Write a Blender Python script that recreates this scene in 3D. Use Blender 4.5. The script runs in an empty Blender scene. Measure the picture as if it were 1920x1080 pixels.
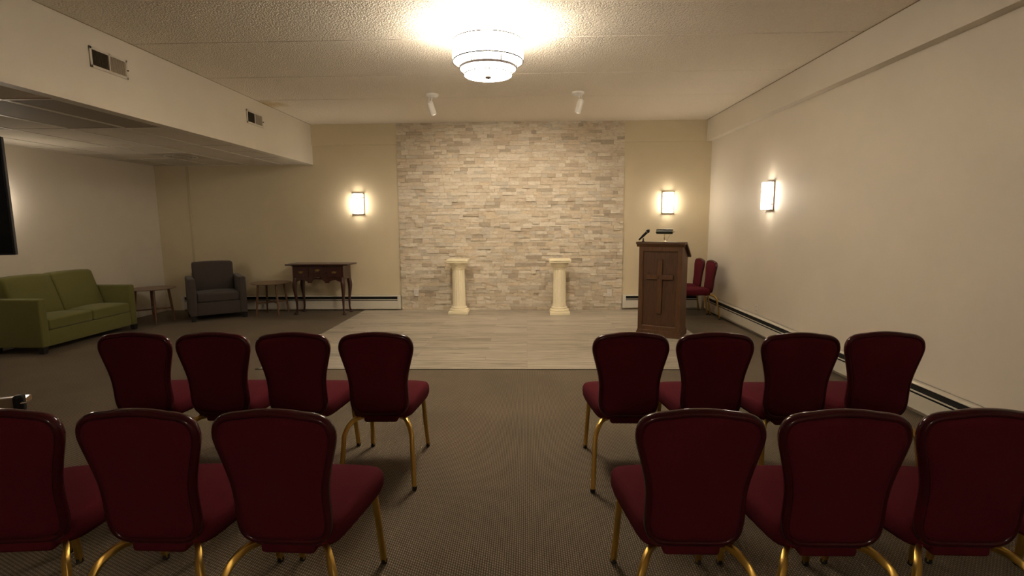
import bpy, bmesh, math, random
from mathutils import Vector, Matrix
random.seed(7)
S = bpy.context.scene
COL = S.collection
R = math.radians

# ------------------------------------------------------------------ camera
FPX, PITCH, YAW, ROLL, CAMH = 971.8, 0.1274, -0.0289, -0.0071, 1.476
cd = bpy.data.cameras.new('camera'); cam = bpy.data.objects.new('camera', cd); COL.objects.link(cam)
cd.sensor_width = 36.0; cd.lens = FPX / 1920 * 36.0; cd.clip_start = 0.05
fwd = Vector((math.sin(YAW)*math.cos(PITCH), math.cos(YAW)*math.cos(PITCH), -math.sin(PITCH)))
rgt = Vector((math.cos(YAW), -math.sin(YAW), 0)); up = rgt.cross(fwd)
r2 = math.cos(ROLL)*rgt + math.sin(ROLL)*up; u2 = -math.sin(ROLL)*rgt + math.cos(ROLL)*up
mw = Matrix((r2, u2, -fwd)).transposed().to_4x4(); mw.translation = Vector((0, 0, CAMH))
cam.matrix_world = mw
S.camera = cam

# ------------------------------------------------------------------ world, view
wd = bpy.data.worlds.new('world'); S.world = wd; wd.use_nodes = True
wd.node_tree.nodes['Background'].inputs[0].default_value = (1.0, 0.82, 0.62, 1)
wd.node_tree.nodes['Background'].inputs[1].default_value = 0.0
S.view_settings.view_transform = 'Standard'; S.view_settings.look = 'None'
S.view_settings.gamma = 1.0; S.view_settings.use_curve_mapping = False
S.view_settings.exposure = 0.82

WARM = (1.0, 0.85, 0.67)
LAMP_SHADE = 16.0       # glowing fabric of the ceiling drum
LAMP_UP = 16.0         # watts thrown at the ceiling by the open top of the drum
SPOT_W = 40.0
LAMP_DISC = 24.0
SCONCE_GLASS = 16.0

# ------------------------------------------------------------------ room numbers (metres)
D = 8.638; C = 3.066; XR = 2.981; XRB = 2.885; ZB = 2.735
XS = -3.514; ZS = 2.43; XL = -6.194; YF = -6.6
YV, VL, VR = 5.067, -2.747, 2.169
SL, SR = -2.114, 1.580

# ------------------------------------------------------------------ material helpers
def mat(name, col, rough=0.6, metal=0.0, spec=0.5, coat=0.0, sheen=0.0):
    m = bpy.data.materials.new(name); m.use_nodes = True
    b = m.node_tree.nodes['Principled BSDF']
    b.inputs['Base Color'].default_value = (*col, 1); b.inputs['Roughness'].default_value = rough
    b.inputs['Metallic'].default_value = metal; b.inputs['Specular IOR Level'].default_value = spec
    b.inputs['Coat Weight'].default_value = coat; b.inputs['Sheen Weight'].default_value = sheen
    return m
class NT:
    def __init__(s, m): s.t = m.node_tree; s.b = s.t.nodes['Principled BSDF']
    def n(s, kind, **kw):
        x = s.t.nodes.new(kind)
        for k, v in kw.items(): setattr(x, k, v)
        return x
    def l(s, a, b): s.t.links.new(a, b)
    def coord(s, scale=(1, 1, 1), out='Object', rot=(0, 0, 0)):
        c = s.n('ShaderNodeTexCoord'); mp = s.n('ShaderNodeMapping')
        mp.inputs['Scale'].default_value = scale; mp.inputs['Rotation'].default_value = rot
        s.l(c.outputs[out], mp.inputs['Vector']); return mp.outputs['Vector']
    def noise(s, vec, scale, detail=4, rough=0.55, dist=0.0):
        x = s.n('ShaderNodeTexNoise'); x.inputs['Scale'].default_value = scale
        x.inputs['Detail'].default_value = detail; x.inputs['Roughness'].default_value = rough
        x.inputs['Distortion'].default_value = dist
        if vec is not None: s.l(vec, x.inputs['Vector'])
        return x.outputs['Fac']
    def ramp(s, fac, stops, interp='LINEAR'):
        x = s.n('ShaderNodeValToRGB'); e = x.color_ramp.elements; x.color_ramp.interpolation = interp
        while len(e) < len(stops): e.new(0.5)
        for el, (p, c) in zip(e, stops): el.position = p; el.color = (*c, 1)
        s.l(fac, x.inputs['Fac']); return x.outputs['Color']
    def mix(s, fac, a, b, blend='MIX'):
        x = s.n('ShaderNodeMix', data_type='RGBA', blend_type=blend)
        if isinstance(fac, (int, float)): x.inputs[0].default_value = fac
        else: s.l(fac, x.inputs[0])
        for i, v in ((6, a), (7, b)):
            if isinstance(v, tuple): x.inputs[i].default_value = (*v, 1)
            else: s.l(v, x.inputs[i])
        return x.outputs[2]
    def math(s, op, a, b=None):
        x = s.n('ShaderNodeMath', operation=op)
        for i, v in ((0, a), (1, b)):
            if v is None: continue
            if isinstance(v, (int, float)): x.inputs[i].default_value = v
            else: s.l(v, x.inputs[i])
        return x.outputs[0]
    def bump(s, h, strength=0.3, dist=0.01):
        x = s.n('ShaderNodeBump'); x.inputs['Strength'].default_value = strength
        x.inputs['Distance'].default_value = dist; s.l(h, x.inputs['Height'])
        s.l(x.outputs['Normal'], s.b.inputs['Normal'])
    def base(s, c): s.l(c, s.b.inputs['Base Color'])

def paint(name, col, rough=0.55, var=0.03):
    m = mat(name, col, rough, spec=0.35); t = NT(m); v = t.coord()
    lo = tuple(c*(1-var) for c in col); hi = tuple(min(1, c*(1+var)) for c in col)
    t.base(t.ramp(t.noise(v, 1.3, 3), [(0.3, lo), (0.7, hi)]))
    t.bump(t.noise(v, 260, 2), 0.05, 0.002); return m
def fabric(name, col, rough=0.9, scale=420, var=0.12, sheen=0.15):
    m = mat(name, col, rough, spec=0.08, sheen=sheen); t = NT(m); v = t.coord()
    lo = tuple(c*(1-var) for c in col); hi = tuple(min(1, c*(1+var)) for c in col)
    n = t.noise(v, scale, 3)
    t.base(t.ramp(n, [(0.35, lo), (0.65, hi)])); t.bump(n, 0.25, 0.003); return m
def wood(name, dark, light, scale=(3, 3, 40), rough=0.35, coat=0.2, axis_rot=(0, 0, 0), detail=6):
    m = mat(name, dark, rough, coat=coat); t = NT(m); v = t.coord(scale, rot=axis_rot)
    n = t.noise(v, 3.0, detail, 0.6, 0.6)
    t.base(t.ramp(n, [(0.3, dark), (0.7, light)])); t.bump(n, 0.08, 0.003); return m
def glow(name, col, strength):
    m = mat(name, (0.85, 0.82, 0.76), 0.5)
    b = m.node_tree.nodes['Principled BSDF']
    b.inputs['Emission Color'].default_value = (*col, 1); b.inputs['Emission Strength'].default_value = strength
    return m

# ------------------------------------------------------------------ materials
M = {}
M['wall'] = paint('wall_paint', (0.73, 0.665, 0.565))
M['backwall'] = paint('olive_beige_paint', (0.67, 0.575, 0.395))
M['soffit'] = paint('soffit_paint', (0.66, 0.60, 0.50))
M['heater'] = mat('heater_enamel', (0.68, 0.63, 0.53), 0.4)
M['batten'] = paint('darker_batten_paint', (0.57, 0.485, 0.32))  # even tone, slightly darker than the back wall paint
M['slot'] = mat('heater_slot', (0.012, 0.010, 0.008), 0.8)
M['fin'] = mat('heater_fin', (0.10, 0.085, 0.06), 0.45, 0.4)
M['cream'] = mat('cream_plaster', (0.90, 0.80, 0.56), 0.5)
M['white'] = mat('white_metal', (0.88, 0.85, 0.79), 0.4)
M['plate'] = mat('outlet_plastic', (0.72, 0.67, 0.60), 0.35)
M['maroon'] = fabric('maroon_fabric', (0.098, 0.0105, 0.0175), sheen=0.0)
M['rim'] = mat('maroon_gloss_plastic', (0.055, 0.005, 0.009), 0.13, spec=0.32, coat=0.12)
M['gold'] = mat('brushed_gold_metal', (0.62, 0.40, 0.10), 0.34, 1.0)
M['rubber'] = mat('dark_rubber', (0.015, 0.013, 0.012), 0.7)
M['green'] = fabric('olive_green_fabric', (0.165, 0.158, 0.048), scale=300)
M['grey'] = fabric('charcoal_fabric', (0.076, 0.062, 0.054), scale=300)
M['blackwood'] = mat('black_painted_wood', (0.012, 0.010, 0.010), 0.5)
M['walnut'] = wood('walnut', (0.10, 0.045, 0.020), (0.20, 0.095, 0.042), (2, 14, 2))
M['mahogany'] = wood('mahogany', (0.030, 0.008, 0.006), (0.070, 0.020, 0.012), (12, 2, 2), rough=0.28, coat=0.4)
M['brass'] = mat('aged_brass', (0.42, 0.29, 0.11), 0.35, 1.0)
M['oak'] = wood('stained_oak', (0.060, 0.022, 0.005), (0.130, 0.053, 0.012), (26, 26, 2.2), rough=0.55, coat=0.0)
M['oakdark'] = wood('stained_oak_dark', (0.046, 0.017, 0.004), (0.098, 0.040, 0.010), (26, 26, 2.2), rough=0.55, coat=0.0)  # darker oak tone for the lectern's front panel and top
M['black'] = mat('black_plastic', (0.006, 0.006, 0.006), 0.45, spec=0.25)
M['screen'] = mat('tv_screen', (0.003, 0.003, 0.003), 0.35, spec=0.08)
M['chrome'] = mat('chrome', (0.8, 0.78, 0.74), 0.12, 1.0)
M['bronze'] = mat('brown_bronze_metal', (0.20, 0.145, 0.105), 0.4, 0.8)
M['ringdark'] = mat('dark_bronze_lamp_metal', (0.016, 0.010, 0.008), 0.6, spec=0.2)
M['ringtan'] = mat('brown_binding_tape', (0.030, 0.023, 0.017), 0.8, spec=0.1)
M['caulk'] = mat('brown_caulk_line', (0.20, 0.13, 0.06), 0.8)
M['railtan'] = mat('tan_painted_rail', (0.22, 0.155, 0.095), 0.6, spec=0.2)
M['steel'] = mat('grey_steel', (0.35, 0.33, 0.30), 0.35, 0.9)
M['vent'] = mat('vent_enamel', (0.62, 0.56, 0.47), 0.4)
M['ventslat'] = mat('vent_slat_enamel', (0.42, 0.36, 0.27), 0.5)
M['ventdark'] = mat('vent_dark', (0.075, 0.050, 0.03), 0.8)
M['lampshade_green'] = mat('dark_green_enamel', (0.025, 0.030, 0.018), 0.25)
M['shade'] = glow('glowing_drum_shade', (1.0, 0.89, 0.74), LAMP_SHADE)
M['diffuser'] = glow('glowing_diffuser_disc', (1.0, 0.89, 0.74), LAMP_DISC)
M['glass'] = glow('glowing_frosted_glass', (1.0, 0.88, 0.72), SCONCE_GLASS)
M['lens'] = mat('troffer_lens', (0.30, 0.26, 0.20), 0.7, spec=0.2)
M['tbar'] = mat('ceiling_grid_metal', (0.68, 0.62, 0.53), 0.4)
M['shelfwood'] = wood('shelf_wood', (0.16, 0.085, 0.035), (0.30, 0.18, 0.085), (2, 20, 20))

def popcorn():
    m = mat('popcorn_ceiling', (0.62, 0.56, 0.465), 0.95, spec=0.1); t = NT(m); v = t.coord()
    n = t.noise(v, 55, 3, 0.65); vo = t.n('ShaderNodeTexVoronoi'); vo.inputs['Scale'].default_value = 70; t.l(v, vo.inputs['Vector'])
    h = t.math('ADD', n, t.math('MULTIPLY', vo.outputs['Distance'], -0.5))
    t.bump(h, 0.9, 0.012)
    col = t.ramp(n, [(0.3, (0.84, 0.765, 0.65)), (0.7, (0.90, 0.83, 0.715))])
    # yellow leak stain next to the soffit
    c = t.n('ShaderNodeTexCoord'); d = t.n('ShaderNodeVectorMath', operation='DISTANCE'); t.l(c.outputs['Object'], d.inputs[0])
    d.inputs[1].default_value = (-3.45, 7.15, C)
    w = t.math('ADD', d.outputs['Value'], t.math('MULTIPLY', t.noise(v, 7, 3), 0.35))
    mask = t.ramp(w, [(0.22, (1, 1, 1)), (0.42, (0, 0, 0))])
    t.base(t.mix(mask, col, (0.62, 0.48, 0.24))); return m
M['popcorn'] = popcorn()
def tile():
    m = mat('acoustic_tile', (0.60, 0.55, 0.46), 0.9, spec=0.1); t = NT(m); v = t.coord()
    n = t.noise(v, 180, 3, 0.7); t.bump(n, 0.4, 0.004)
    col = t.ramp(t.noise(v, 2.2, 4), [(0.35, (0.62, 0.56, 0.465)), (0.62, (0.60, 0.54, 0.44)), (0.75, (0.48, 0.38, 0.24))]); t.base(col); return m
M['tile'] = tile()
def carpet():
    m = mat('loop_carpet', (0.14, 0.11, 0.08), 0.95, spec=0.1); t = NT(m); v = t.coord()
    sx = t.n('ShaderNodeSeparateXYZ'); t.l(v, sx.inputs[0])
    k = 2*math.pi/0.0105
    row = t.math('FLOOR', t.math('MULTIPLY', sx.outputs['X'], 1/0.0105))
    wx = t.math('ABSOLUTE', t.math('SINE', t.math('MULTIPLY', sx.outputs['X'], k/2)))
    ph = t.math('MULTIPLY', row, 1.9)
    wy = t.math('ADD', t.math('MULTIPLY', t.math('SINE', t.math('ADD', t.math('MULTIPLY', sx.outputs['Y'], 2*math.pi/0.016), ph)), 0.5), 0.5)
    h = t.math('MULTIPLY', wx, t.math('ADD', t.math('MULTIPLY', wy, 0.7), 0.3))
    n = t.noise(v, 90, 4, 0.7); n2 = t.noise(v, 1.2, 3)
    hh = t.math('ADD', h, t.math('MULTIPLY', n, 0.45))
    col = t.ramp(hh, [(0.12, (0.042, 0.032, 0.022)), (0.5, (0.142, 0.113, 0.080)), (1.0, (0.30, 0.245, 0.18))])
    big = t.ramp(n2, [(0.3, (0.86, 0.86, 0.86)), (0.7, (1.08, 1.06, 1.04))])
    t.base(t.mix(1.0, col, big, 'MULTIPLY')); t.bump(hh, 0.6, 0.006); return m
M['carpet'] = carpet()
def planks():
    m = mat('grey_oak_vinyl', (0.46, 0.41, 0.33), 0.42, spec=0.4); t = NT(m); v = t.coord()
    br = t.n('ShaderNodeTexBrick'); t.l(v, br.inputs['Vector'])
    br.offset = 0.37; br.offset_frequency = 3; br.squash = 1.0
    br.inputs['Color1'].default_value = (0.0, 0, 0, 1); br.inputs['Color2'].default_value = (1, 1, 1, 1); br.inputs['Mortar'].default_value = (0.5, 0.5, 0.5, 1)
    br.inputs['Scale'].default_value = 1.0; br.inputs['Mortar Size'].default_value = 0.0012; br.inputs['Brick Width'].default_value = 1.22; br.inputs['Row Height'].default_value = 0.15
    tone = t.n('ShaderNodeRGBToBW'); t.l(br.outputs['Color'], tone.inputs[0])
    cx = t.n('ShaderNodeCombineXYZ'); t.l(t.math('MULTIPLY', tone.outputs[0], 7.0), cx.inputs[0]); t.l(t.math('MULTIPLY', tone.outputs[0], 11.0), cx.inputs[2])
    va = t.n('ShaderNodeVectorMath', operation='ADD'); t.l(v, va.inputs[0]); t.l(cx.outputs[0], va.inputs[1])
    mp = t.n('ShaderNodeMapping'); mp.inputs['Scale'].default_value = (1.1, 16, 1); t.l(va.outputs[0], mp.inputs['Vector'])
    n = t.noise(mp.outputs['Vector'], 2.0, 6, 0.62, 0.7)
    mp2 = t.n('ShaderNodeMapping'); mp2.inputs['Scale'].default_value = (3, 90, 1); t.l(va.outputs[0], mp2.inputs['Vector'])
    n2 = t.noise(mp2.outputs['Vector'], 2.0, 3)
    f = t.math('ADD', t.math('MULTIPLY', n, 0.8), t.math('ADD', t.math('MULTIPLY', n2, 0.12), t.math('MULTIPLY', tone.outputs[0], 0.10)))
    col = t.ramp(f, [(0.36, (0.22, 0.185, 0.14)), (0.50, (0.41, 0.36, 0.285)), (0.64, (0.53, 0.48, 0.39)), (0.8, (0.58, 0.53, 0.44))])
    t.base(t.mix(br.outputs['Fac'], col, (0.24, 0.20, 0.15))); t.bump(f, 0.08, 0.002); return m
M['vinyl'] = planks()
def stone():
    m = mat('split_travertine', (0.5, 0.42, 0.3), 0.85, spec=0.25); t = NT(m); v = t.coord()
    g = t.n('ShaderNodeNewGeometry')
    col = t.ramp(g.outputs['Random Per Island'], [(0.0, (0.50, 0.42, 0.32)), (0.06, (0.61, 0.535, 0.425)), (0.25, (0.66, 0.595, 0.485)), (0.40, (0.585, 0.505, 0.39)),
        (0.55, (0.69, 0.63, 0.525)), (0.70, (0.55, 0.50, 0.415)), (0.80, (0.63, 0.54, 0.41)), (0.90, (0.68, 0.615, 0.515)), (0.96, (0.44, 0.375, 0.29)), (1.0, (0.56, 0.47, 0.35))], 'CONSTANT')
    mp = t.n('ShaderNodeMapping'); mp.inputs['Scale'].default_value = (5, 5, 16); t.l(v, mp.inputs['Vector'])
    n = t.noise(mp.outputs['Vector'], 3.0, 7, 0.68, 0.8)
    vein = t.ramp(n, [(0.28, (0.62, 0.56, 0.49)), (0.42, (1.0, 0.975, 0.94)), (0.56, (1.12, 1.10, 1.06)), (0.72, (1.30, 1.28, 1.25))])
    c2 = t.mix(1.0, col, vein, 'MULTIPLY')
    pits = t.ramp(t.noise(mp.outputs['Vector'], 9.0, 4, 0.6), [(0.27, (0.30, 0.22, 0.14)), (0.36, (1, 1, 1))])
    t.base(t.mix(0.7, c2, t.mix(1.0, c2, pits, 'MULTIPLY')))
    t.bump(t.noise(v, 45, 6, 0.7), 0.55, 0.012); return m
M['stone'] = stone()

# ------------------------------------------------------------------ mesh helpers
def obj(name, bm, m, parent=None, smooth=False, loc=None, auto=None):
    me = bpy.data.meshes.new(name); bmesh.ops.recalc_face_normals(bm, faces=bm.faces[:]); bm.to_mesh(me); bm.free()
    me.materials.append(m)
    if smooth:
        for p in me.polygons: p.use_smooth = True
        if auto is not None: me.set_sharp_from_angle(angle=R(auto))
    o = bpy.data.objects.new(name, me); COL.objects.link(o)
    if parent is not None: o.parent = parent
    if loc is not None: o.location = loc
    return o
def thing(name, label, cat, loc=(0, 0, 0), rotz=0.0, group=None):
    o = bpy.data.objects.new(name, None); COL.objects.link(o); o.empty_display_size = 0.1
    o.location = loc; o.rotation_euler = (0, 0, rotz); o['label'] = label; o['category'] = cat
    if group: o['group'] = group
    return o
def dup(root, loc, rotz, label, group=None):
    r = root.copy(); COL.objects.link(r); r.location = loc; r.rotation_euler = (0, 0, rotz); r['label'] = label
    if group: r['group'] = group
    for ch in list(root.children):
        c = ch.copy(); COL.objects.link(c); c.parent = r
        for g in list(ch.children):
            d = g.copy(); COL.objects.link(d); d.parent = c
    return r
def struct(name, bm, m, smooth=False):
    o = obj(name, bm, m, smooth=smooth); o['kind'] = 'structure'; return o
def add_box(bm, x0, x1, y0, y1, z0, z1, bevel=0.0, seg=2):
    r = bmesh.ops.create_cube(bm, size=1.0); vs = r['verts']
    for v in vs:
        v.co = Vector(((x0+x1)/2 + v.co.x*(x1-x0), (y0+y1)/2 + v.co.y*(y1-y0), (z0+z1)/2 + v.co.z*(z1-z0)))
    if bevel > 0:
        es = list({e for v in vs for e in v.link_edges})
        bmesh.ops.bevel(bm, geom=es, offset=bevel, segments=seg, profile=0.5, affect='EDGES')
    return bm
def bx(*a, **k): return add_box(bmesh.new(), *a, **k)
def add_sweep(bm, pts, sec, closed=False, up=None, caps=True):
    """sweep a section (list of (a,b), or a function i->section) along pts; a is sideways, b is along 'up'"""
    pts = [Vector(p) for p in pts]; n = len(pts); rings = []
    prev = None
    for i, p in enumerate(pts):
        if closed: t = pts[(i+1) % n] - pts[i-1]
        else: t = pts[min(i+1, n-1)] - pts[max(i-1, 0)]
        t.normalize()
        if up is not None: u = Vector(up)
        elif prev is None: u = Vector((0, 0, 1)) if abs(t.z) < 0.9 else Vector((0, 1, 0))
        else: u = prev
        u = (u - t*u.dot(t)).normalized(); prev = u; s = t.cross(u)
        sc = sec(i) if callable(sec) else sec
        rings.append([bm.verts.new(p + s*a + u*b) for a, b in sc])
    m = len(rings[0]); last = n if closed else n-1
    for i in range(last):
        a, b = rings[i], rings[(i+1) % n]
        for k in range(m): bm.faces.new((a[k], a[(k+1) % m], b[(k+1) % m], b[k]))
    if not closed and caps:
        bm.faces.new(rings[0][::-1]); bm.faces.new(rings[-1])
    return bm
def circ(r, n=12, ry=None):
    ry = r if ry is None else ry
    return [(r*math.cos(2*math.pi*k/n), ry*math.sin(2*math.pi*k/n)) for k in range(n)]
def rrect(a, b, r, n=3):
    out = []
    for cx, cy, s in ((a-r, b-r, 0), (-a+r, b-r, 90), (-a+r, -b+r, 180), (a-r, -b+r, 270)):
        for k in range(n+1):
            t = R(s + 90*k/n); out.append((cx + r*math.cos(t), cy + r*math.sin(t)))
    return out
def add_tube(bm, pts, r, n=10, closed=False):
    if isinstance(r, (list, tuple)): return add_sweep(bm, pts, lambda i: circ(r[i], n), closed)
    return add_sweep(bm, pts, circ(r, n), closed)
def add_lathe(bm, prof, n=32, c=(0, 0, 0), mod=None):
    rings = []
    for r, z in prof:
        ring = []
        for k in range(n):
            a = 2*math.pi*k/n; rr = r*(mod(a, z) if mod else 1)
            ring.append(bm.verts.new((c[0]+rr*math.cos(a), c[1]+rr*math.sin(a), c[2]+z)))
        rings.append(ring)
    for a, b in zip(rings, rings[1:]):
        for k in range(n): bm.faces.new((a[k], a[(k+1) % n], b[(k+1) % n], b[k]))
    if prof[0] == prof[-1]: bmesh.ops.remove_doubles(bm, verts=rings[0]+rings[-1], dist=1e-6)
    else:
        if prof[0][0] > 1e-5: bm.faces.new(rings[0][::-1])
        if prof[-1][0] > 1e-5: bm.faces.new(rings[-1])
    return bm
def add_prism(bm, poly, fn, d0, d1):
    """extrude polygon poly (a,b) between depths; fn(a,b,d)->xyz"""
    lo = [bm.verts.new(fn(a, b, d0)) for a, b in poly]; hi = [bm.verts.new(fn(a, b, d1)) for a, b in poly]
    n = len(poly); bm.faces.new(lo[::-1]); bm.faces.new(hi)
    for k in range(n): bm.faces.new((lo[k], lo[(k+1) % n], hi[(k+1) % n], hi[k]))
    return bm
def spline(pts, per=6, closed=False):
    P = [Vector(p) for p in pts]; n = len(P); out = []
    rng = n if closed else n-1
    for i in range(rng):
        p0 = P[(i-1) % n] if closed or i > 0 else P[0]*2-P[1]
        p1 = P[i]; p2 = P[(i+1) % n]
        p3 = P[(i+2) % n] if closed or i+2 < n else P[-1]*2-P[-2]
        for k in range(per):
            t = k/per
            out.append(0.5*((2*p1) + (p2-p0)*t + (2*p0-5*p1+4*p2-p3)*t*t + (3*p1-p0-3*p2+p3)*t**3))
    if not closed: out.append(P[-1])
    return out

# ================================================================== ROOM SHELL
T = 0.12
struct('floor', bx(XL-T, XR+T, YF-T, D+T, -0.10, 0.0), M['carpet'])
struct('floor_planks', bx(VL, VR, YV, D-0.005, 0.0, 0.006), M['vinyl'])
bm = bmesh.new()
add_box(bm, VL-0.022, VL, YV-0.012, D-0.08, 0, 0.009, 0.003); add_box(bm, VL-0.022, VR+0.012, YV-0.012, YV, 0, 0.007); add_box(bm, VR, VR+0.012, YV-0.012, D-0.08, 0, 0.007)
struct('trim_1', bm, M['fin'])
struct('wall_back', bx(XL-T, XR+T, D, D+T, 0, C), M['backwall'])
struct('wall_left', bx(XL-T, XL, YF, D, 0, C), M['wall'])
struct('wall_right', bx(XR, XR+T, YF, D, 0, C), M['wall'])
struct('wall_front', bx(XL-T, XR+T, YF-T, YF, 0, C), M['wall'])
# ceiling: concrete planks with open joints, popcorn spray
JY = [YF-T, -5.4, -4.2, -2.9, -1.65, -0.43, 0.9, 2.3, 3.55, 4.755, 5.865, 6.92, D+T]
bm = bmesh.new()
for a, b in zip(JY, JY[1:]):
    add_box(bm, XS-0.05, XR+T, a+0.004, b-0.004, C, C+0.15, 0.006, 1)
add_box(bm, XS-0.05, XR+T, YF-T, D+T, C+0.012, C+0.16)
struct('ceiling', bm, M['popcorn'])
struct('soffit', bx(XS-0.10, XS, YF, D, ZS, C), M['soffit'])
# alcove ceiling of grid tiles
TX = [XL, -5.75, -5.17, -4.60, -4.02, XS-0.10]; TY = [YF, -5.23, -4.01, -2.79, -1.57, -0.35, 0.86, 2.08, 2.80, 4.02, 5.24, 6.46, 7.68, D]
bm = bmesh.new()
HOLES = [(-4.60, -4.02, 4.02, 5.24), (-4.02, XS-0.10, 4.02, 5.24), (-5.17, -4.60, 7.07, 7.68)]
for i in range(len(TX)-1):
    for j in range(len(TY)-1):
        ys = [TY[j], TY[j+1]]
        if abs(TY[j]-6.46) < .01: ys = [6.46, 7.07, 7.68]
        for y0, y1 in zip(ys, ys[1:]):
            if any(abs(TX[i]-h[0]) < .01 and abs(y0-h[2]) < .01 for h in HOLES): continue
            add_box(bm, TX[i], TX[i+1], y0, y1, ZS+0.004+random.uniform(0, .003), ZS+0.03)
struct('ceiling_tiles', bm, M['tile'])
bm = bmesh.new()
for x in TX[1:-1]: add_box(bm, x-0.012, x+0.012, YF, D, ZS, ZS+0.03)
for y in TY[1:-1]+[7.07]: add_box(bm, XL, XS-0.10, y-0.012, y+0.012, ZS+0.0005, ZS+0.03)
add_box(bm, XL, XL+0.02, YF, D, ZS, ZS+0.03); add_box(bm, XL, XS-0.1, D-0.02, D, ZS, ZS+0.03)
struct('trim_2', bm, M['tbar'])
struct('ceiling_slab', bx(XL-T, XS-0.05, YF-T, D+T, C, C+0.16), M['tile'])
# shallow beams along the back and the right wall
bm = bmesh.new(); add_box(bm, XRB, XR, YF, D, ZB, C)
struct('beam_right', bm, M['wall'])
bm = bmesh.new(); add_box(bm, XS, SL, D-0.03, D, ZB, C); add_box(bm, SR, XRB, D-0.03, D, ZB, C)
struct('beam_back', bm, M['backwall'])
bm = bmesh.new(); add_box(bm, XRB-0.003, XRB+0.01, YF, D-0.03, C-0.005, C+0.004); add_box(bm, XS-0.01, XS+0.002, YF, D-0.03, C-0.004, C+0.004)
struct('trim_4', bm, M['caulk'])
# batten over the wallboard seam at the left end of the back wall
struct('trim_3', bx(-5.658, -5.622, D-0.016, D, 0.26, ZS, 0.003), M['batten'])

# split-stone feature wall: every stone its own block in one mesh
def stone_wall():
    bm = bmesh.new(); z = 0.006; rnd = random.Random(3)
    while z < C-0.004:
        h = rnd.choice([0.048, 0.052, 0.055, 0.060, 0.074]); h = min(h, C-z)
        if C-z-h < 0.02: h = C-z
        x = SL - rnd.uniform(0, 0.12)
        while x < SR-0.002:
            w = rnd.choice([0.08, 0.11, 0.13, 0.16, 0.18, 0.21, 0.26]); x1 = min(x+w, SR)
            if SR-x1 < 0.05: x1 = SR
            xa = max(x, SL); d = 0.028 + rnd.uniform(0, 0.022); splits = [(z, z+h)]
            if h > 0.07 and rnd.random() < .6: q = z+h*rnd.uniform(.4, .6); splits = [(z, q), (q, z+h)]
            for a, b in splits:
                d = 0.028 + rnd.uniform(0, 0.022)
                if x1-xa > 0.012: 
                    n0 = len(bm.verts)
                    add_box(bm, xa+0.0006, x1-0.0006, D-d, D, a+0.0006, b-0.0006)
                    bm.verts.ensure_lookup_table()
                    for v in bm.verts[n0:]:
                        if v.co.y < D-0.01: v.co.y += rnd.uniform(-0.005, 0.005)
            x = x1
        z += h
    return bm
o = obj('wall_stone', stone_wall(), M['stone']); o['kind'] = 'structure'

# ================================================================== BASEBOARD HEATERS
def heater(label, L, loc, rotz, gap=0.028, caps=True):
    """front faces local -Y, wall at y=0, runs along +X"""
    t = thing('baseboard_heater', label, 'heater', loc, rotz, 'baseboard heaters')
    bm = bmesh.new()
    add_box(bm, 0, L, -0.008, 0, gap, 0.252)                         # back pan
    add_box(bm, 0, L, -0.062, -0.054, gap, 0.166, 0.002)               # front cover
    add_prism(bm, [(0, 0.252), (-0.045, 0.252), (-0.060, 0.243), (-0.060, 0.238), (-0.045, 0.246), (0, 0.246)], lambda a, b, d: (d, a, b), 0, L)
    obj('cover', bm, M['heater'], t)
    obj('damper', bx(0.03, L-0.03, -0.060, -0.050, 0.180, 0.190, 0.002), M['heater'], t)
    obj('element', bx(0.03, L-0.03, -0.040, -0.010, 0.06, 0.236), M['slot'], t)
    if caps:
        for x in (0, L-0.055): obj('end_cap', bx(x, x+0.055, -0.066, 0, gap-0.004, 0.255, 0.004), M['heater'], t)
    return t
heater('long cream baseboard heater behind the armchair and dark desk', (SL-0.01)-(XL+0.30), (XL+0.30, D, 0), 0)
heater('short cream baseboard heater behind the wooden lectern', (XR-0.09)-(SR+0.01), (SR+0.01, D, 0), 0, 0.04)
heater('long cream baseboard heater running along the right wall', D-0.12+0.6, (XR, D-0.12, 0), R(-90), 0.05)

# ================================================================== ELECTRICAL OUTLETS, VENTS
def outlet(label, loc, rotz):
    t = thing('electrical_outlet', label, 'outlet', loc, rotz, 'outlets on the walls')
    obj('cover_plate', bx(-0.041, 0.041, -0.007, 0, -0.062, 0.062, 0.003), M['plate'], t)
    for dz in (-0.026, 0.026):
        s = obj('socket', bx(-0.017, 0.017, -0.0095, -0.006, dz-0.019, dz+0.019, 0.003), M['plate'], t)
        bm = bmesh.new(); add_box(bm, -0.009, -0.006, -0.0102, -0.009, dz-0.003, dz+0.008); add_box(bm, 0.006, 0.009, -0.0102, -0.009, dz-0.003, dz+0.008)
        obj('slots', bm, M['slot'], s)
outlet('white outlet low on the stone wall left of the columns', (-1.857, D-0.052, 0.308), 0)
outlet('white outlet low on the stone wall right of the columns', (1.371, D-0.052, 0.289), 0)
outlet('painted-over outlet on the right wall above the heater', (XR, 6.72, 0.333), R(-90))

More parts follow.
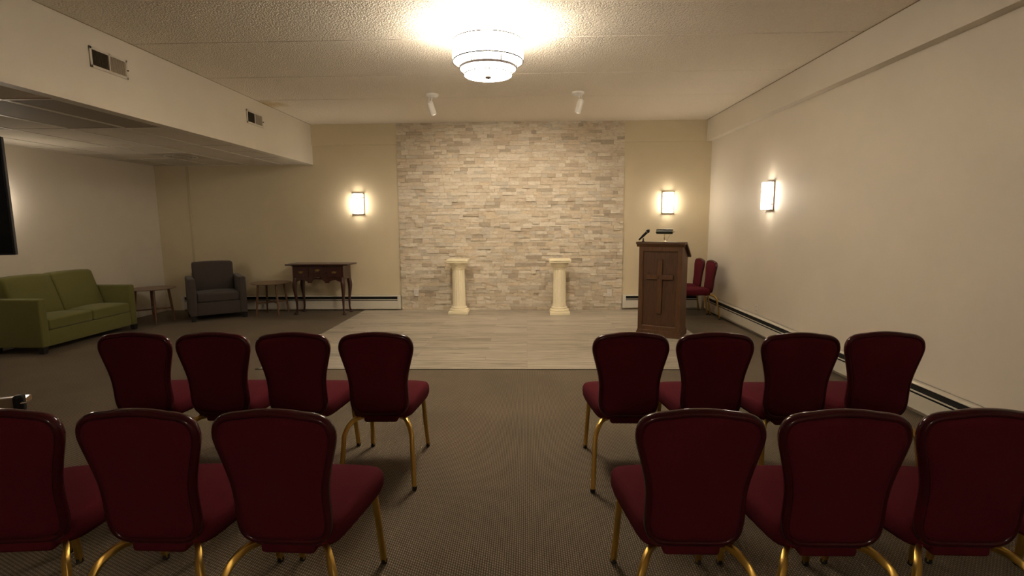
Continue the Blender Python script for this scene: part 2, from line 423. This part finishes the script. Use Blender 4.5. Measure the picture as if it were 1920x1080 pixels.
def vent(label, loc, rotz):
    """local X along the wall, front -Y. left bay is open (dark), right bay shut"""
    t = thing('wall_vent', label, 'vent', loc, rotz, 'vents along the soffit')
    W, H = 0.40, 0.165
    bm = bmesh.new()
    add_box(bm, -W/2, W/2, -0.010, 0, H/2-0.022, H/2, 0.002); add_box(bm, -W/2, W/2, -0.010, 0, -H/2, -H/2+0.022, 0.002)
    for x in (-W/2, W/2-0.022): add_box(bm, x, x+0.022, -0.010, 0, -H/2, H/2, 0.002)
    add_box(bm, -0.006, 0.006, -0.010, 0, -H/2, H/2)
    obj('frame', bm, M['vent'], t)
    obj('duct_opening', bx(-W/2+0.01, 0, -0.002, -0.0005, -H/2+.01, H/2-.01), M['ventdark'], t)
    obj('closed_damper', bx(0, W/2-0.01, -0.003, -0.0005, -H/2+.01, H/2-.01), M['ventslat'], t)
    bm = bmesh.new()
    for k in range(13):
        x = -W/2+0.028+k*0.0125; add_box(bm, x, x+0.0015, -0.008, -0.003, -H/2+0.02, H/2-0.02)
    obj('open_louvers', bm, M['fin'], t)
    bm = bmesh.new()
    for k in range(13):
        x = 0.012+k*0.0125; add_box(bm, x, x+0.004, -0.008, -0.003, -H/2+0.02, H/2-0.02)
    obj('shut_louvers', bm, M['ventslat'], t)
    obj('lever', bx(W/2-0.012, W/2-0.002, -0.022, -0.008, -0.012, -0.002, 0.002), M['ventdark'], t)
# soffit faces +X : local -Y -> +X  => rotz 90
vent('white vent high on the soffit, nearer of the two', (XS, 4.475, 2.822), R(90))
vent('white vent high on the soffit, farther one near the back wall', (XS, 6.835, 2.818), R(90))

# alcove ceiling fixtures
t = thing('ceiling_diffuser', 'square ceiling air diffuser with round centre above the armchair', 'vent', (-4.885, 7.375, ZS))
obj('panel', bx(-0.275, 0.275, -0.29, 0.29, -0.004, 0.006, 0.002), M['ventslat'], t)
for k, r in enumerate((0.20, 0.15, 0.10)):
    obj('ring', add_lathe(bmesh.new(), [(r, -0.004), (r+0.012, -0.016), (r-0.012, -0.012), (r-0.02, -0.004), (r, -0.004)], 32), M['ventslat'] if k else M['vent'], t, True)
for x0, x1, lab in ((-4.59, -4.03, 'unlit recessed ceiling light left of the soffit, farther from it'), (-4.01, XS-0.11, 'unlit recessed ceiling light right beside the soffit')):
    t = thing('recessed_light', lab, 'ceiling light', ((x0+x1)/2, 4.63, ZS), 0, 'unlit recessed lights')
    w = (x1-x0)/2
    obj('lens', bx(-w, w, -0.60, 0.60, 0.006, 0.014), M['lens'], t)
    bm = bmesh.new()
    for s in (-1, 1): add_box(bm, s*w-0.010, s*w+0.010, -0.6, 0.6, 0.002, 0.014); add_box(bm, -w, w, s*0.6-0.010, s*0.6+0.010, 0.002, 0.014)
    obj('frame', bm, M['tbar'], t)

# ================================================================== DRUM CEILING LAMP
LX, LY = -0.318, 4.52
t = thing('drum_ceiling_lamp', 'glowing tiered drum lamp on the popcorn ceiling', 'ceiling lamp', (LX, LY, 0), 0, 'drum ceiling lamps')
def shell(r, z0, z1, th=0.004):
    return add_lathe(bmesh.new(), [(r, z0), (r, z1), (r-th, z1), (r-th, z0), (r, z0)], 64)
obj('outer_shade', shell(0.293, 2.798, 2.952), M['shade'], t, True, auto=40)
obj('inner_shade', shell(0.233, 2.748, 2.93), M['shade'], t, True, auto=40)
dif = obj('diffuser', add_lathe(bmesh.new(), [(0.203, 2.80), (0.203, 2.695), (0.196, 2.687), (0.0, 2.684)], 64), M['diffuser'], t, True, auto=40)
for r, z, hh in ((0.239, 2.736, 0.020), (0.2955, 2.793, 0.0085), (0.2955, 2.946, 0.0085), (0.2055, 2.690, 0.006)):
    obj('trim_ring', add_lathe(bmesh.new(), [(r, z), (r, z+hh), (r-0.007, z+hh), (r-0.007, z), (r, z)], 64), M['ringdark'] if hh > .01 else M['ringtan'], t, True, auto=40)
for a in (-120, -60, 60, 120, 0, 180):
    x, y = 0.239*math.cos(R(a)), 0.239*math.sin(R(a))
    obj('rod', add_tube(bmesh.new(), [(x, y, 2.745), (x, y, 2.80)], 0.005, 8), M['ringdark'], t)
obj('finial', add_lathe(bmesh.new(), [(0, 2.664), (0.022, 2.666), (0.028, 2.674), (0.020, 2.684), (0, 2.687)], 24), M['ringdark'], t, True)
obj('stem', add_lathe(bmesh.new(), [(0.012, 2.70), (0.012, C-0.03), (0.075, C-0.025), (0.08, C), (0, C)], 32), M['white'], t, True, auto=40)
ld = bpy.data.lights.new('drum_bulb_up', 'AREA'); ld.shape = 'DISK'; ld.size = 0.44; ld.energy = LAMP_UP; ld.color = WARM
lo = bpy.data.objects.new('drum_bulb_up', ld); COL.objects.link(lo); lo.parent = t; lo.location = (0, 0, 2.90); lo.rotation_euler = (math.pi, 0, 0)
dup(t, (LX, -4.6, 0), 0, 'added unseen drum lamp behind the viewer, filling the chair backs with light')  # unseen copy of the drum lamp, added to brighten the chair backs

# ================================================================== WALL SCONCES
def sconce(label, loc, rotz):
    t = thing('wall_sconce', label, 'wall lamp', loc, rotz, 'lit wall sconces')
    bm = bmesh.new()
    add_box(bm, -0.096, 0.096, -0.016, 0, -0.170, 0.170, 0.003)
    for s in (-1, 1): add_box(bm, -0.096, 0.096, -0.050, 0, s*0.170-0.005, s*0.170+0.005, 0.002)
    obj('frame', bm, M['bronze'], t)
    poly = [(-0.078, -0.034)] + [(0.078*math.sin(R(a)), -0.058-0.050*math.cos(R(a))) for a in range(-90, 91, 15)] + [(0.078, -0.034)]
    obj('glass', add_prism(bmesh.new(), poly, lambda a, b, d: (a, b, d), -0.160, 0.160), M['glass'], t, True, auto=50)
    for s in (-1, 1):
        for z in (-0.10, 0.10):
            obj('clip', bx(s*0.080-0.006, s*0.080+0.006, -0.066, -0.010, z-0.005, z+0.005, 0.002), M['bronze'], t)
    return t
SZ = 1.786
sconce('lit frosted glass wall sconce left of the stone wall', (-2.787, D, SZ), 0)
sconce('lit frosted glass wall sconce above the lectern, right of the stone wall', (2.302, D, SZ-0.02), 0)
sconce('lit frosted glass wall sconce on the right side wall', (XR, 6.50, 1.765), R(-90))
sconce('lit wall sconce on the left wall behind the television', (XL, 5.90, 1.765), R(90))

# ================================================================== SPOTLIGHTS
def spot(label, x, y, lean):
    t = thing('ceiling_spotlight', label, 'spotlight', (x, y, C), 0, 'ceiling spotlights')
    obj('canopy', add_lathe(bmesh.new(), [(0, -0.045), (0.045, -0.044), (0.058, -0.032), (0.075, -0.020), (0.078, 0.0), (0, 0)], 32), M['white'], t, True, auto=40)
    for s in (-1, 1): obj('arm', add_tube(bmesh.new(), [(s*0.016-lean*0.1, 0, -0.042), (s*0.016-lean*0.14, 0, -0.105)], 0.006, 8), M['white'], t)
    ax = Vector((lean, 0.55, -1)).normalized(); p0 = Vector((-lean*0.16, 0, -0.085)); p1 = p0 + ax*0.165
    bm = bmesh.new(); add_tube(bm, [p0, p0+ax*0.012, p0+ax*0.02, p1], [0.022, 0.036, 0.040, 0.040], 20)
    h = obj('head', bm, M['white'], t, True, auto=40)
    obj('lens', add_tube(bmesh.new(), [p1-ax*0.002, p1+ax*0.002], 0.034, 20), M['glass'], h)
    sd = bpy.data.lights.new('spot_bulb', 'SPOT'); sd.energy = SPOT_W; sd.color = WARM; sd.spot_size = R(120); sd.spot_blend = 1.0; sd.shadow_soft_size = 0.035
    so = bpy.data.objects.new('spot_bulb', sd); COL.objects.link(so); so.parent = t; so.location = p1 + ax*0.04
    so.rotation_euler = Vector((lean*1.2, 0.9, -1)).to_track_quat('-Z', 'Y').to_euler()
spot('small white adjustable spotlight on the ceiling, left of the pair', -1.176, 6.72, 0.25)
spot('small white adjustable spotlight on the ceiling, right of the pair', 0.644, 6.72, -0.28)

# ================================================================== BANQUET CHAIRS
GR = 'maroon banquet chairs'
def back_pt(u, z, off=0.0):
    """point on the reclined back; off>0 goes to the rear"""
    y = -0.165 - (z-0.396)*0.10
    return Vector((u, y - off*0.995, z - off*0.10))
HALF = [(0, .394), (.09, .395), (.128, .405), (.150, .43), (.158, .47), (.1575, .53), (.158, .58), (.164, .63), (.177, .69), (.191, .745), (.2, .785), (.201, .812), (.193, .842), (.174, .862), (.144, .873), (.10, .879), (.055, .8855), (0, .888)]
HALF = [(u, z if z < .63 else .63+(z-.63)*.935) for u, z in HALF]
OUT = [Vector((u, z, 0)) for u, z in HALF] + [Vector((-u, z, 0)) for u, z in HALF[-2:0:-1]]
OUT = spline(OUT, 4, True)
def make_chair(label):
    t = thing('banquet_chair', label, 'chair', (0, 0, 0), 0, GR)
    # seat
    bm = bmesh.new()
    def outline(s, y_in=0.0):
        base = [(0, -.165), (.10, -.165), (.150, -.150), (.172, -.105), (.188, .0), (.203, .12), (.211, .21), (.203, .262), (.165, .288), (.08, .298), (0, .300)]
        full = base + [(-x, y) for x, y in base[-2:0:-1]]
        return spline([Vector((x*s, 0.065+(y-0.065)*s, 0)) for x, y in full], 4, True)
    rings = []
    for s, z in ((.86, .362), (.955, .368), (.99, .385), (1.0, .408), (.99, .432), (.95, .449), (.86, .458), (.6, .464), (.3, .467)):
        rings.append([bm.verts.new((p.x, p.y, z)) for p in outline(s)])
    for a, b in zip(rings, rings[1:]):
        for k in range(len(a)): bm.faces.new((a[k], a[(k+1) % len(a)], b[(k+1) % len(a)], b[k]))
    bm.faces.new(rings[0][::-1]); bm.faces.new(rings[-1])
    obj('seat', bm, M['maroon'], t, True)
    # back: upholstered pad front and rear in one mesh
    bm = bmesh.new(); n = len(OUT); zc = .645
    rows = []
    for s, off in ((.30, .027), (.60, .026), (.84, .023), (.92, .018), (.94, .012), (.97, .010), (.97, -.010), (.94, -.016), (.86, -.026), (.6, -.032), (.3, -.034)):
        rows.append([bm.verts.new(back_pt(p.x*s, zc+(p.y-zc)*s, off)) for p in OUT])
    for a, b in zip(rows, rows[1:]):
        for k in range(n): bm.faces.new((a[k], a[(k+1) % n], b[(k+1) % n], b[k]))
    bm.faces.new(rows[0][::-1]); bm.faces.new(rows[-1])
    obj('backrest', bm, M['maroon'], t, True)
    # glossy rim
    bm = bmesh.new(); ctr = [back_pt(p.x*.965, zc+(p.y-zc)*.985) for p in OUT]
    nrm = back_pt(0, .6, 1) - back_pt(0, .6, 0)
    add_sweep(bm, ctr, circ(.014, 12, .019), True, up=nrm)
    obj('back_frame', bm, M['rim'], t, True)
    # boxed cover between back and seat
    obj('back_cover', bx(-.096, .096, -.172, -.09, .346, .41, .014, 3), M['maroon'], t, True)
    # legs
    for s in (-1, 1):
        path = spline([(s*.100, -.120, .366), (s*.140, -.165, .366), (s*.168, -.208, .345), (s*.186, -.232, .305), (s*.191, -.243, .26), (s*.2045, -.283, .012)], 6)
        l = obj('leg', add_sweep(bmesh.new(), path, rrect(.0125, .0095, .004, 2), up=(0, 1, 0.2)), M['gold'], t, True, auto=50)
        obj('foot_cap', add_lathe(bmesh.new(), [(.011, 0), (.014, .004), (.014, .022), (0, .022)], 12, (s*.205, -.2835, 0)), M['rubber'], l, True, auto=40)
        l = obj('leg', add_sweep(bmesh.new(), [(s*.166, .238, .375), (s*.183, .284, .012)], rrect(.0125, .0105, .004, 2), up=(0, 1, 0.1)), M['gold'], t, True, auto=50)
        obj('foot_cap', add_lathe(bmesh.new(), [(.011, 0), (.014, .004), (.014, .022), (0, .022)], 12, (s*.1832, .2845, 0)), M['rubber'], l, True, auto=40)
    return t
c0 = make_chair('maroon banquet chair at the aisle end of the left block, far row')
c0.location = (-0.838, 2.98, 0); c0.rotation_euler.z = R(1)
CH = [(-1.302, 2.98, 1, 'maroon banquet chair second from the aisle in the left block, far row'),
      (-1.755, 2.985, 1, 'maroon banquet chair third from the aisle in the left block, far row'),
      (-2.200, 2.985, 1, 'maroon banquet chair at the sofa-side end of the left block, far row'),
      (0.562, 2.97, 0, 'maroon banquet chair at the aisle end of the right block, far row'),
      (1.012, 2.965, 0, 'maroon banquet chair second from the aisle in the right block, far row'),
      (1.460, 2.955, 0, 'maroon banquet chair third from the aisle in the right block, far row'),
      (1.922, 2.98, -1, 'maroon banquet chair nearest the right wall heater in the far row'),
      (-0.820, 1.80, -2, 'maroon banquet chair at the aisle end of the left block, near row'),
      (-1.275, 1.80, -1, 'maroon banquet chair second from the aisle in the left block, near row'),
      (-1.765, 1.79, 5, 'maroon banquet chair third from the aisle in the left block, cut by left frame edge'),
      (-2.235, 1.83, 5, 'maroon banquet chair left of the cut-off near-row chair, only seat corner showing'),
      (0.556, 1.815, 0, 'maroon banquet chair at the aisle end of the right block, near row'),
      (1.012, 1.815, 0, 'maroon banquet chair second from the aisle in the right block, near row'),
      (1.460, 1.825, -1, 'maroon banquet chair third from the aisle in the right block, near row'),
      (1.910, 1.835, -1, 'maroon banquet chair at the right frame edge, only part of its seat visible'),
      (2.590, 7.90, 90, 'maroon banquet chair turned sideways behind the lectern, nearer of the two'),
      (2.555, 8.335, 90, 'maroon banquet chair turned sideways in the corner, farther of the two')]
for x, y, a, lab in CH: dup(c0, (x, y, 0), R(a), lab, GR)

# ================================================================== COLUMN PEDESTALS
def pedestal(label, x, y):
    t = thing('column_pedestal', label, 'pedestal', (x, y, 0.006), 0, 'column pedestals')
    bm = bmesh.new(); add_box(bm, -.158, .158, -.158, .158, 0, .048, .004)
    add_lathe(bm, [(.152, .046), (.155, .060), (.150, .078), (.128, .086), (.130, .098), (.126, .112), (.110, .120), (.111, .130), (.106, .140)], 48)
    obj('base', bm, M['cream'], t, True, auto=40)
    fl = lambda a, z: 1 - 0.055*max(0.0, math.cos(a*16))
    bm = bmesh.new(); add_lathe(bm, [(.107, .138), (.104, .17), (.098, .70), (.099, .722)], 160, mod=lambda a, z: 1-0.05*max(0, math.cos(a*16))**0.7 if .15 < z < .715 else 1)
    obj('shaft', bm, M['cream'], t, True, auto=60)
    bm = bmesh.new()
    add_lathe(bm, [(.100, .72), (.108, .726), (.108, .738), (.114, .745), (.122, .768), (.128, .772), (.130, .786), (.138, .792), (.150, .815), (.150, .828)], 48)
    add_box(bm, -.165, .165, -.165, .165, .826, .850, .003); add_box(bm, -.172, .172, -.172, .172, .850, .880, .004)
    obj('capital', bm, M['cream'], t, True, auto=40)
pedestal('cream fluted column pedestal before the stone wall, left of the two', -1.098, 8.28)
pedestal('cream fluted column pedestal before the stone wall, right of the two', 0.520, 8.23)

# ================================================================== LECTERN with lamp and microphone
LROT = R(-27)
t = thing('lectern', 'tall oak lectern with a cross on its front, standing on the plank floor', 'lectern', (1.668, 6.518, 0.006), LROT)
H1, H2, LD, LW = 1.175, 1.015, 0.37, 0.265
side = [(0.0, 0.075), (0.0, H1), (0.10, H1), (LD, H2), (LD, 0.075)]
for s in (-1, 1):
    x0, x1 = (s*LW, s*(LW-0.02))
    obj('side_panel', add_prism(bmesh.new(), side, lambda a, b, d: (d, a, b), min(x0, x1), max(x0, x1)), M['oak'], t)
bm = bmesh.new(); add_box(bm, -LW+.02, LW-.02, .012, .03, .075, H1)
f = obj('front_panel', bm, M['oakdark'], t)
bm = bmesh.new()
add_box(bm, -LW-.001, -LW+.05, -.004, .02, .075, H1, .003); add_box(bm, LW-.05, LW+.001, -.004, .02, .075, H1, .003)
add_box(bm, -LW+.04, LW-.04, -.004, .02, H1-.085, H1, .003); add_box(bm, -LW+.04, LW-.04, -.004, .02, .075, .135, .003)
obj('front_frame', bm, M['oak'], t)
bm = bmesh.new()                                         # quarter moulding inside the frame
a, b, z0, z1 = -LW+.05, LW-.05, .135, H1-.085
for p, q in (((a, z0), (b, z0)), ((a, z1), (b, z1)), ((a, z0), (a, z1)), ((b, z0), (b, z1))):
    add_tube(bm, [(p[0], .008, p[1]), (q[0], .008, q[1])], .009, 8)
obj('moulding', bm, M['oak'], t, True, auto=40)
bm = bmesh.new(); add_box(bm, -.030, .030, -.012, .014, .30, .985, .003); add_box(bm, -.166, .166, -.012, .014, .735, .795, .003)
obj('cross', bm, M['oak'], t)
bm = bmesh.new(); add_box(bm, -LW-.016, LW+.016, -.016, LD+.01, 0, .062, .004); add_box(bm, -LW-.008, LW+.008, -.008, LD+.004, .060, .085, .005)
obj('plinth', bm, M['oak'], t)
topp = [(-.040, H1+.004), (-.040, H1+.030), (.10, H1+.030), (LD+.045, H2+.012), (LD+.045, H2-.016), (.10, H1)]
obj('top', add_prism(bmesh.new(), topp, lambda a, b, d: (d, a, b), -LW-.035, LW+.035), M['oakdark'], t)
bm = bmesh.new(); add_prism(bm, [(-.036, H1+.006), (-.008, H1-.032), (0.0, H1-.032), (0.0, H1+.006)], lambda a, b, d: (d, a, b), -LW-.03, LW+.03)
obj('cornice', bm, M['oak'], t)
ZT = H1 + .030 + .006
LM = Matrix.Translation((1.668, 6.518, 0)) @ Matrix.Rotation(LROT, 4, 'Z')
# reading lamp
p = LM @ Vector((.03, .055, ZT))
t = thing('reading_lamp', 'dark tubular reading lamp on top of the lectern', 'lamp', p, LROT)
obj('base', add_lathe(bmesh.new(), [(0, 0), (.038, 0), (.038, .006), (.012, .012), (0, .012)], 24), M['brass'], t, True, auto=40)
st = obj('stem', add_tube(bmesh.new(), [(0, 0, .01), (0, 0, .105)], .004, 10), M['brass'], t, True)
obj('knuckle', add_lathe(bmesh.new(), [(0, .040), (.008, .044), (.008, .054), (0, .058)], 14), M['brass'], st, True)
sh = obj('shade', add_tube(bmesh.new(), [(-.100, 0, .128), (-.098, 0, .128), (.098, 0, .128), (.100, 0, .128)], [.024, .030, .030, .024], 20), M['lampshade_green'], t, True, auto=40)
for s in (-1, 1): obj('end_cap', add_tube(bmesh.new(), [(s*.099, 0, .128), (s*.108, 0, .128)], .016, 16), M['brass'], sh, True, auto=40)
obj('switch', add_tube(bmesh.new(), [(.106, 0, .128), (.128, 0, .127)], .0035, 8), M['brass'], sh, True)
obj('cord', add_tube(bmesh.new(), spline([(.075, .0, .105), (.052, .004, .06), (.020, .008, .006)], 6), .0022, 6), M['steel'], t, True)
# microphone
p = LM @ Vector((-.225, .02, ZT))
t = thing('microphone', 'black handheld microphone in a short clip on the lectern edge', 'microphone', p, LROT)
obj('clip_base', add_lathe(bmesh.new(), [(0, 0), (.018, 0), (.016, .008), (.009, .014), (.008, .045), (0, .045)], 20), M['black'], t, True, auto=40)
ax = Vector((.60, .10, .62)).normalized(); m0 = Vector((-.055, 0, .022))
obj('clip', add_tube(bmesh.new(), [m0+ax*.060, m0+ax*.105], .0165, 14), M['black'], t, True, auto=40)
bm = bmesh.new(); add_tube(bm, [m0, m0+ax*.01, m0+ax*.12, m0+ax*.135], [.009, .011, .0155, .0185], 16)
obj('handle', bm, M['black'], t, True, auto=40)
obj('ring', add_tube(bmesh.new(), [m0+ax*.134, m0+ax*.141], .0225, 18), M['steel'], t, True, auto=40)
bm = bmesh.new(); add_tube(bm, [m0+ax*(.139+.046*k/8) for k in range(9)], [max(.002, .0235*math.sin(math.pi*(0.28+0.72*k/8))) for k in range(9)], 18)
obj('grille', bm, M['black'], t, True)

# ================================================================== SOFA (faces +X), ARMCHAIR
def pillow(bm, x0, x1, y0, y1, z0, z1, r=.035, crown=.0):
    add_box(bm, x0, x1, y0, y1, z0, z1, r, 4)
def foot(bm, x, y, h=.075, s=.032):
    add_prism(bm, [(-s, -s), (s, -s), (s, s), (-s, s)], lambda a, b, d: (x+a*(1 if d > .01 else .8), y+b*(1 if d > .01 else .8), d), 0, h); return bm
def crowned(x0, x1, y0, y1, z0, z1, r, crown, ybulge=0.0):
    bm = bmesh.new(); nx, ny = 14, 10
    add_box(bm, x0, x1, y0, y1, z0, z1, r, 4)
    bmesh.ops.subdivide_edges(bm, edges=[e for e in bm.edges if e.calc_length() > 0.15], cuts=5, use_grid_fill=True)
    for v in bm.verts:
        fx = max(0, 1-((v.co.x-(x0+x1)/2)/((x1-x0)/2))**2); fy = max(0, 1-((v.co.y-(y0+y1)/2)/((y1-y0)/2))**2); fz = max(0, 1-((v.co.z-(z0+z1)/2)/((z1-z0)/2))**2)
        if v.co.z > (z0+z1)/2: v.co.z += crown*fx*(fy if ybulge == 0 else 1)
        if ybulge and v.co.y < (y0+y1)/2: v.co.y -= ybulge*fx*fz
    return bm
def seatset(name, label, cat, loc, rotz, W, DP, arm, seats, zseat, zarm, zback, m, legs=.075, tilt=.10):
    """front towards local -Y"""
    t = thing(name, label, cat, loc, rotz)
    y0, y1 = -DP/2, DP/2; inner = W/2-arm
    obj('base', bx(-inner-.005, inner+.005, y0+.012, y1-.03, legs, zseat-.145, .012, 3), m, t, True, auto=50)
    for s in (-1, 1):
        x0, x1 = sorted((s*W/2, s*(W/2-arm)))
        obj('arm', bx(x0, x1, y0, y1-.02, legs-.002, zarm, .022, 4), m, t, True, auto=50)
    w = 2*inner/seats
    for k in range(seats):
        a = -inner + k*w
        obj('seat_cushion', crowned(a+.003, a+w-.003, y0+.004, y1-.14, zseat-.145, zseat-.012, .028, .022), m, t, True)
        bm = crowned(a+.002, a+w-.002, y1-.20, y1-.045, zseat-.06, zback, .035, .010, .022)
        for v in bm.verts: v.co.y += (v.co.z-zseat)*tilt-tilt*.27
        obj('back_cushion', bm, m, t, True)
    obj('back_panel', bx(-inner, inner, y1-.055, y1, legs, zarm+.05, .015, 3), m, t, True, auto=50)
    for sx in (-1, 1):
        for sy in (y0+.036, y1-.06): obj('leg', foot(bmesh.new(), sx*(W/2-.036), sy, legs), M['blackwood'], t)
    return t
seatset('loveseat', 'olive green two-seat sofa against the left wall', 'sofa', (-5.855, 6.375, 0), R(90), 1.46, .64, .105, 2, .405, .638, .865, M['green'], .075, .30)
AF = R(37); fm = Vector((-4.82, 7.80, 0)); fd = Vector((math.sin(AF), -math.cos(AF), 0))
ap = fm - fd*.29 + Vector((.04, .02, 0))
seatset('armchair', 'charcoal grey armchair in the corner by the back wall', 'armchair', ap, AF, .78, .70, .10, 1, .43, .650, .870, M['grey'], .085, .10)

# ================================================================== ROUND END TABLES
def end_table(label, x, y, a):
    t = thing('end_table', label, 'side table', (x, y, 0), a, 'round end tables')
    zt = .525
    obj('tabletop', add_lathe(bmesh.new(), [(0, zt-.022), (.20, zt-.022), (.285, zt-.014), (.310, zt-.004), (.308, zt), (0, zt)], 56), M['walnut'], t, True, auto=30)
    for k in range(4):
        q = R(90*k); c, s = math.cos(q), math.sin(q)
        obj('leg', add_tube(bmesh.new(), [(.205*c, .205*s, zt-.02), (.232*c, .232*s, .22), (.252*c, .252*s, 0)], [.0175, .0165, .011], 12), M['walnut'], t, True, auto=50)
    for q in (0, 90):
        c, s = math.cos(R(q)), math.sin(R(q))
        obj('stretcher', add_sweep(bmesh.new(), [(-.232*c, -.232*s, .205+q*.0001), (.232*c, .232*s, .205+q*.0001)], rrect(.011, .011, .003, 1)), M['walnut'], t)
end_table('round walnut end table between the green sofa and the armchair', -5.625, 7.56, R(40))
end_table('round walnut end table between the armchair and the dark desk', -4.150, 8.24, R(46))

# ================================================================== LOWBOY
t = thing('lowboy_table', 'dark mahogany lowboy table with three brass-handled drawers by the back wall', 'table', (-3.345, 8.34, 0), R(-3))
W, DP, ZT = .42, .155, .826
bm = bmesh.new(); add_box(bm, -.52, .52, -.205, .195, ZT-.024, ZT, .008, 3)
obj('tabletop', bm, M['mahogany'], t, True, auto=40)
obj('moulding', bx(-W-.012, W+.012, -DP-.012, DP+.010, ZT-.038, ZT-.022, .005, 2), M['mahogany'], t)
ZB0 = .575
bm = bmesh.new()
add_box(bm, -W, W, -DP+.004, DP, ZB0, ZT-.036)
obj('case', bm, M['mahogany'], t)
# scalloped apron
top = ZB0+.01; pts = [(-W, top), (-W, .530)]
half = [(-.345, .542), (-.29, .567), (-.23, .560), (-.185, .542), (-.175, .518), (-.115, .518), (-.105, .542), (-.075, .565), (-.045, .580), (0, .582)]
pts += half + [(-x, z) for x, z in half[-2::-1]] + [(W, .530), (W, top)]
obj('apron', add_prism(bmesh.new(), pts, lambda a, b, d: (a, d, b), -DP+.002, -DP+.022), M['mahogany'], t)
obj('shell_carving', add_lathe(bmesh.new(), [(0, .592), (.045, .597), (.052, .612), (.035, .627), (0, .632)], 24, (0, -DP+.004, 0), lambda a, z: 1+.05*math.cos(9*a)), M['mahogany'], t, True)
for x0, x1, z0, z1 in ((-.395, -.155, .605, .772), (-.135, .135, .665, .775), (.155, .395, .605, .772)):
    d = obj('drawer', bx(x0, x1, -DP-.008, -DP+.01, z0, z1, .004), M['mahogany'], t)
    cx, cz = (x0+x1)/2, (z0+z1)/2+.005
    pl = [(-.040, .002), (-.036, .016), (-.020, .008), (0, .020), (.020, .008), (.036, .016), (.040, .002), (.022, -.008), (0, -.016), (-.022, -.008)]
    obj('plate', add_prism(bmesh.new(), [(cx+a, cz+b) for a, b in pl], lambda a, b, dd: (a, dd, b), -DP-.011, -DP-.008), M['brass'], d)
    obj('handle', add_tube(bmesh.new(), spline([(cx-.030, -DP-.012, cz+.006), (cx-.028, -DP-.022, cz-.008), (cx, -DP-.024, cz-.018), (cx+.028, -DP-.022, cz-.008), (cx+.030, -DP-.012, cz+.006)], 5), .004, 8), M['brass'], d, True)
for sx in (-1, 1):
    for sy in (-1, 1):
        x, y = sx*(W-.028), sy*(DP-.028); dx, dy = sx*.7071, sy*.7071
        prof = [(0.0, .62, .032), (.002, .57, .034), (.014, .51, .037), (.019, .455, .035), (.014, .37, .0275), (.004, .28, .022), (-.003, .19, .018), (-.004, .10, .0155), (.004, .055, .015), (.016, .028, .016)]
        if sy > 0: dx, dy = sx*.9, sy*.35
        path = [(x+dx*o, y+dy*o, z) for o, z, r in prof]; rr = [r for o, z, r in prof]
        l = obj('leg', add_tube(bmesh.new(), spline([Vector(q) for q in path], 1), rr, 14), M['mahogany'], t, True)
        fx, fy = x+dx*.020, y+dy*.020
        obj('pad_foot', add_lathe(bmesh.new(), [(0, 0), (.022, 0), (.030, .006), (.032, .018), (.020, .032), (0, .036)], 18, (fx, fy, 0)), M['mahogany'], l, True, auto=60)

# ================================================================== TELEVISION ON ROLLING STAND
t = thing('television', 'black flat-screen television at the left frame edge', 'television', (-3.222, 2.45, 0), R(27))
obj('casing', bx(-.548, .548, 0, .035, 1.318, 1.935, .004), M['black'], t)
obj('screen', bx(-.54, .54, -.002, .001, 1.328, 1.927), M['screen'], t)
s = thing('television_stand', 'rolling television stand, only its wooden shelf end showing at left edge', 'stand', (-3.222, 2.45, 0), R(27))
for x in (-.22, .22):
    obj('post', bx(x-.025, x+.025, .055, .095, .10, 1.75, .004), M['black'], s)
    obj('mount_bracket', bx(x-.02, x+.02, .049, .057, 1.40, 1.85), M['black'], s)
for x in (-.32, .32):
    b = obj('base_foot', bx(x-.03, x+.03, -.30, .38, .07, .11, .008), M['black'], s)
    for y in (-.26, .34): obj('caster', add_tube(bmesh.new(), [(x-.014, y, .032), (x+.014, y, .032)], .032, 18), M['rubber'], b, True, auto=40)
obj('crossbar', bx(-.32, .32, .05, .10, .085, .125, .004), M['black'], s)
obj('shelf', bx(-.43, .500, -.12, .12, .488, .518, .004), M['shelfwood'], s)
obj('shelf_rail', bx(-.43, .502, -.125, -.110, .518, .570, .004), M['railtan'], s)
cl = obj('shelf_clamp', bx(.500, .546, -.135, -.085, .486, .580, .014, 3), M['black'], s)
obj('clamp_screw', add_tube(bmesh.new(), [(.530, -.128, .538), (.560, -.128, .539)], .007, 12), M['chrome'], cl, True, auto=40)
